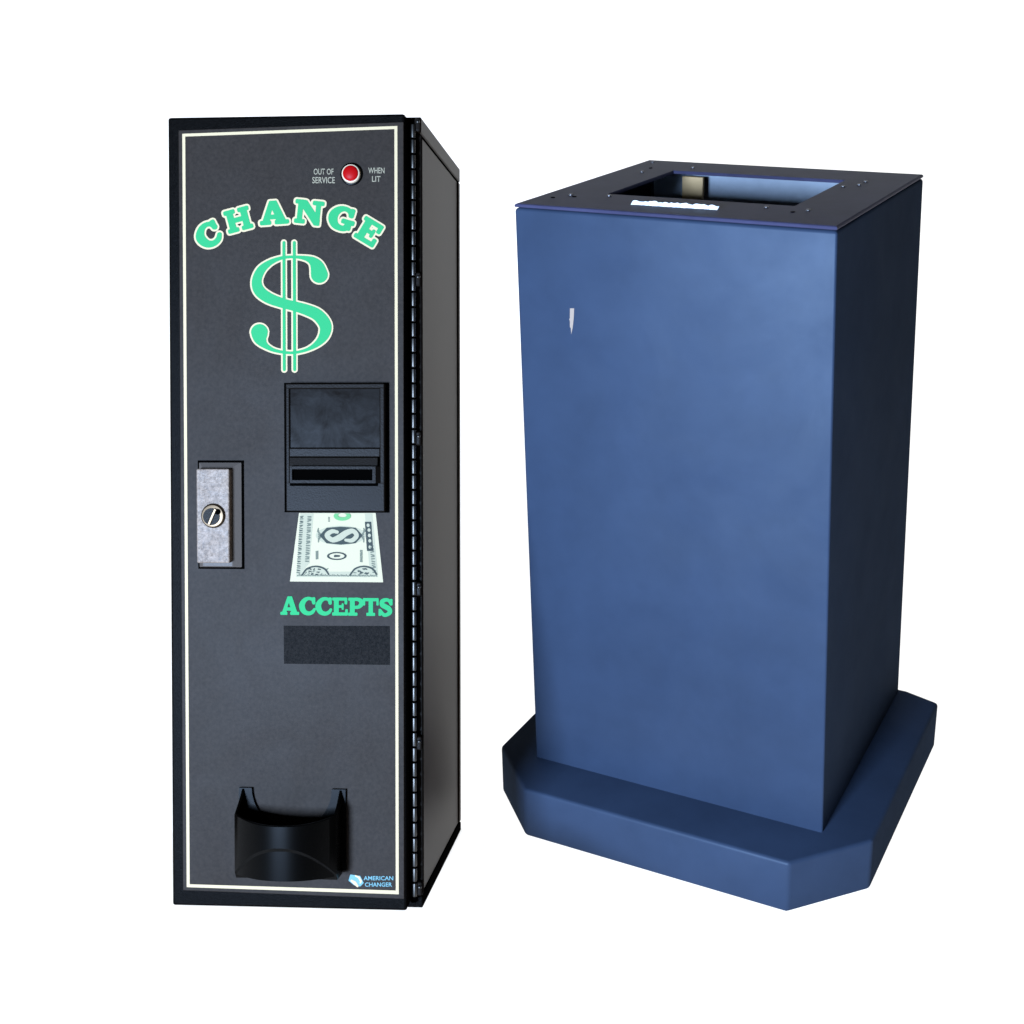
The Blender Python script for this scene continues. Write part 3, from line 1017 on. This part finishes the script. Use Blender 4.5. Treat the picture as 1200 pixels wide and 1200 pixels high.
def build_lock():
    # raised bezel with sloping sides
    x0, x1, z0, z1 = fr(233.5, 285.0, 541.2, 664.6, 0)
    d1 = 0.0052
    s = 0.0045
    bm = bmesh.new()
    hexa(bm, [(x0, -0.0007, z0), (x1, -0.0007, z0), (x1, -0.0007, z1), (x0, -0.0007, z1),
              (x0 + s, -d1, z0 + s * .2), (x1 - s * 1.9, -d1, z0 + s * .2), (x1 - s * 1.9, -d1, z1 - s * 1.2), (x0 + s, -d1, z1 - s * 1.2)], 0.0006)
    lock = from_bm("lock", bm, M['gunmetal'], machine)
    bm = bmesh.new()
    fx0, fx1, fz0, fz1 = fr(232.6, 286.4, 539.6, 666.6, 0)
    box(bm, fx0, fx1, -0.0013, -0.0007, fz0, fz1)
    from_bm("lock_shadow_line", bm, M['hole'], lock)  # dark sheet wider than the bezel, painting the shadow at its edges
    d2 = 0.0125
    px0, px1, pz0, pz1 = fr(230.2, 268.6, 549.4, 659.8, -d2)
    bm = bmesh.new()
    box(bm, px0, px1, -d2, -d1 + 0.0008, pz0, pz1, 0.0012)
    o = from_bm("lock_plate", bm, M['silver'], lock)
    c = F(248.8, 604.6, -d2 - 0.003)
    k = WM / 277.0
    bm = bmesh.new()
    cyl(bm, (c[0], -d2 - 0.0012, c[1]), (0, -1, 0), 14.6 * k, 0.0034, 40, 13.2 * k, 0.0009)
    cylinder = from_bm("key_cylinder", bm, M['brass'], lock)
    smooth_by_angle(cylinder)
    # dark keyway and tumbler face, turned a little
    bm = bmesh.new()
    cyl(bm, (c[0] - 0.0008, -d2 - 0.0030, c[1] - 0.0006), (0, -1, 0), 9.8 * k, 0.0008, 32)
    from_bm("tumbler_face", bm, M['bezel'], lock)
    R = Matrix.Translation((c[0] + 0.0004, -d2 - 0.0036, c[1])) @ Matrix.Rotation(math.radians(24), 4, 'Y')
    bm = bmesh.new()
    box(bm, -0.0014, 0.0014, -0.001, 0.001, -0.0088, 0.0072, 0.0006)
    bmesh.ops.transform(bm, matrix=R, verts=bm.verts)
    from_bm("keyway", bm, M['brass'], lock)
    bm = bmesh.new()
    cyl(bm, (c[0] + 0.0050, -d2 - 0.0031, c[1] + 0.0038), (0, -1, 0), 0.0026, 0.0012, 16)
    from_bm("pin_hole", bm, M['hole'], lock)


def build_cup():
    # back flange with a half-round scoop
    x0, x1, z0, z1 = fr(281.0, 405.6, 923.6, 1018.0, -0.002)
    cx, cz = F(342.5, 923.5, -0.002)
    k = WM / 277.0
    r = 47.0 * k
    n = 24
    arc = [(cx - r * math.cos(math.pi * i / n), cz - r * math.sin(math.pi * i / n)) for i in range(n + 1)]
    poly = [(x0, z0), (x1, z0), (x1, z1)] + [(x, z) for x, z in arc[::-1]] + [(x0, z1)]
    bm = bmesh.new()
    # triangulate-safe: strip columns
    t0, t1 = -0.0007, -0.0042
    top = [(x0, z1)] + arc + [(x1, z1)]
    cols = []
    for x, z in top:
        cols.append([bm.verts.new((x, t0, z0)), bm.verts.new((x, t1, z0)), bm.verts.new((x, t1, z)), bm.verts.new((x, t0, z))])
    for A, B in zip(cols[:-1], cols[1:]):
        for i in range(4):
            q = (A[i], A[(i + 1) % 4], B[(i + 1) % 4], B[i])
            bm.faces.new(q)
    bm.faces.new(cols[0])
    bm.faces.new(cols[-1])
    bmesh.ops.remove_doubles(bm, verts=bm.verts, dist=1e-6)
    cup = from_bm("coin_cup", bm, M['gloss'], machine)
    # scoop wall: straight sides leaving the door, a bowed front
    D = 0.040
    xl, xr = F(284.5, 980, -0.002)[0], F(401.5, 980, -0.002)[0]
    w = xr - xl
    plan = []
    side = 6
    for i in range(side):
        plan.append((xl, -0.004 - (D * 0.55) * i / side))
    m = 28
    for i in range(m + 1):
        u = -1 + 2 * i / m
        u = math.copysign(abs(u) ** 0.85, u)
        plan.append(((xl + xr) / 2 + w / 2 * u, -0.004 - D * 0.55 - D * 0.45 * (1 - abs(u) ** 2.2)))
    for i in range(side)[::-1]:
        plan.append((xr, -0.004 - (D * 0.55) * i / side))
    zbot = F(340, 1025.5, -0.012)[1]
    zrim_c = F(342, 967, -D)[1]
    zrim_s = F(285, 952, -D * 0.55)[1]
    ztop = z1 - 0.0005
    zchin = F(340, 993, -D)[1]

    def rim(x, y):
        d = (-y - 0.004) / D
        u = abs(x - (xl + xr) / 2) / (w / 2)
        if d < 0.55:
            t = d / 0.55
            return ztop + (zrim_s - ztop) * t ** 0.8
        return zrim_c + (zrim_s - zrim_c) * u ** 2.4
    bm = bmesh.new()
    th = 0.0022
    cen = Vector(((xl + xr) / 2, -0.004 - D * 0.3))
    rows = []
    dch = 0.022           # the chin runs back to this depth at the bottom
    for (x, y) in plan:
        zr = rim(x, y)
        depth = -y
        # chin plane: from (depth dch, zbot) up to (depth D+.004, zchin)
        t = (depth - dch) / (D + 0.004 - dch)
        zc = zbot + max(0.0, t) * (zchin - zbot)
        yb = -min(depth, dch)
        din = (cen - Vector((x, y)))
        din = din.normalized() * th
        rows.append([bm.verts.new((x, yb, zbot)), bm.verts.new((x, y, zc)), bm.verts.new((x, y, zr - 0.0008)),
                     bm.verts.new((x + din.x * .3, y + din.y * .3, zr)), bm.verts.new((x + din.x, y + din.y, zr - 0.0002)), bm.verts.new((x + din.x, y + din.y, zbot + 0.004))])
    for A, B in zip(rows[:-1], rows[1:]):
        for i in range(5):
            vs = []
            for v in (A[i], A[i + 1], B[i + 1], B[i]):
                if v not in vs:
                    vs.append(v)
            if len(vs) >= 3:
                bm.faces.new(vs)
    # cup floor and underside
    bm.faces.new([r_[5] for r_ in rows])
    bm.faces.new([r_[0] for r_ in rows][::-1])
    bmesh.ops.remove_doubles(bm, verts=bm.verts, dist=1e-6)
    o = from_bm("scoop", bm, M['gloss'], cup)
    smooth_by_angle(o, 32)


def build_logo():
    def q(X, Y):
        return (400 + X / 15, 1000 + Y / 15)
    t = text("maker_name", "AMERICAN", *[q(392, 0)[0], q(912, 0)[0], q(0, 400)[1], q(0, 474)[1]], 0.0010, M['sky'], machine, 0.035)
    text("maker_name_second_word", "CHANGER", *[q(415, 0)[0], q(890, 0)[0], q(0, 512)[1], q(0, 586)[1]], 0.0010, M['sky'], t, 0.035)
    # emblem: a tilted diamond of two blue flags split by cream swooshes
    b = (405, 430, 1022, 1042)

    def dia(X, Y):
        return d_poly(X, Y, [q(130, 480), q(160, 375), q(330, 400), q(390, 520), q(330, 580), q(230, 560)], 0.2)

    def sw(X, Y):
        return umin(d_stroke(X, Y, [(*q(180, 480), 1.3), (*q(235, 520), 2.0), (*q(285, 578), 1.2)]), d_stroke(X, Y, [(*q(250, 395), 0.9), (*q(310, 425), 1.3), (*q(345, 490), 1.2), (*q(335, 520), .9)]))

    def blues(X, Y):
        return np.maximum(dia(X, Y), -sw(X, Y))
    e = print_mesh("emblem", blues, b, 0.3, on_face(0.0010), M['sky'], machine)
    print_mesh("emblem_swoosh", sw, b, 0.3, on_face(0.0012), M['cream'], e)


build_cabinet()
build_hinge()
build_door()
build_lettering()
build_indicator()
build_acceptor()
build_bill()
build_lock()
build_cup()
build_logo()
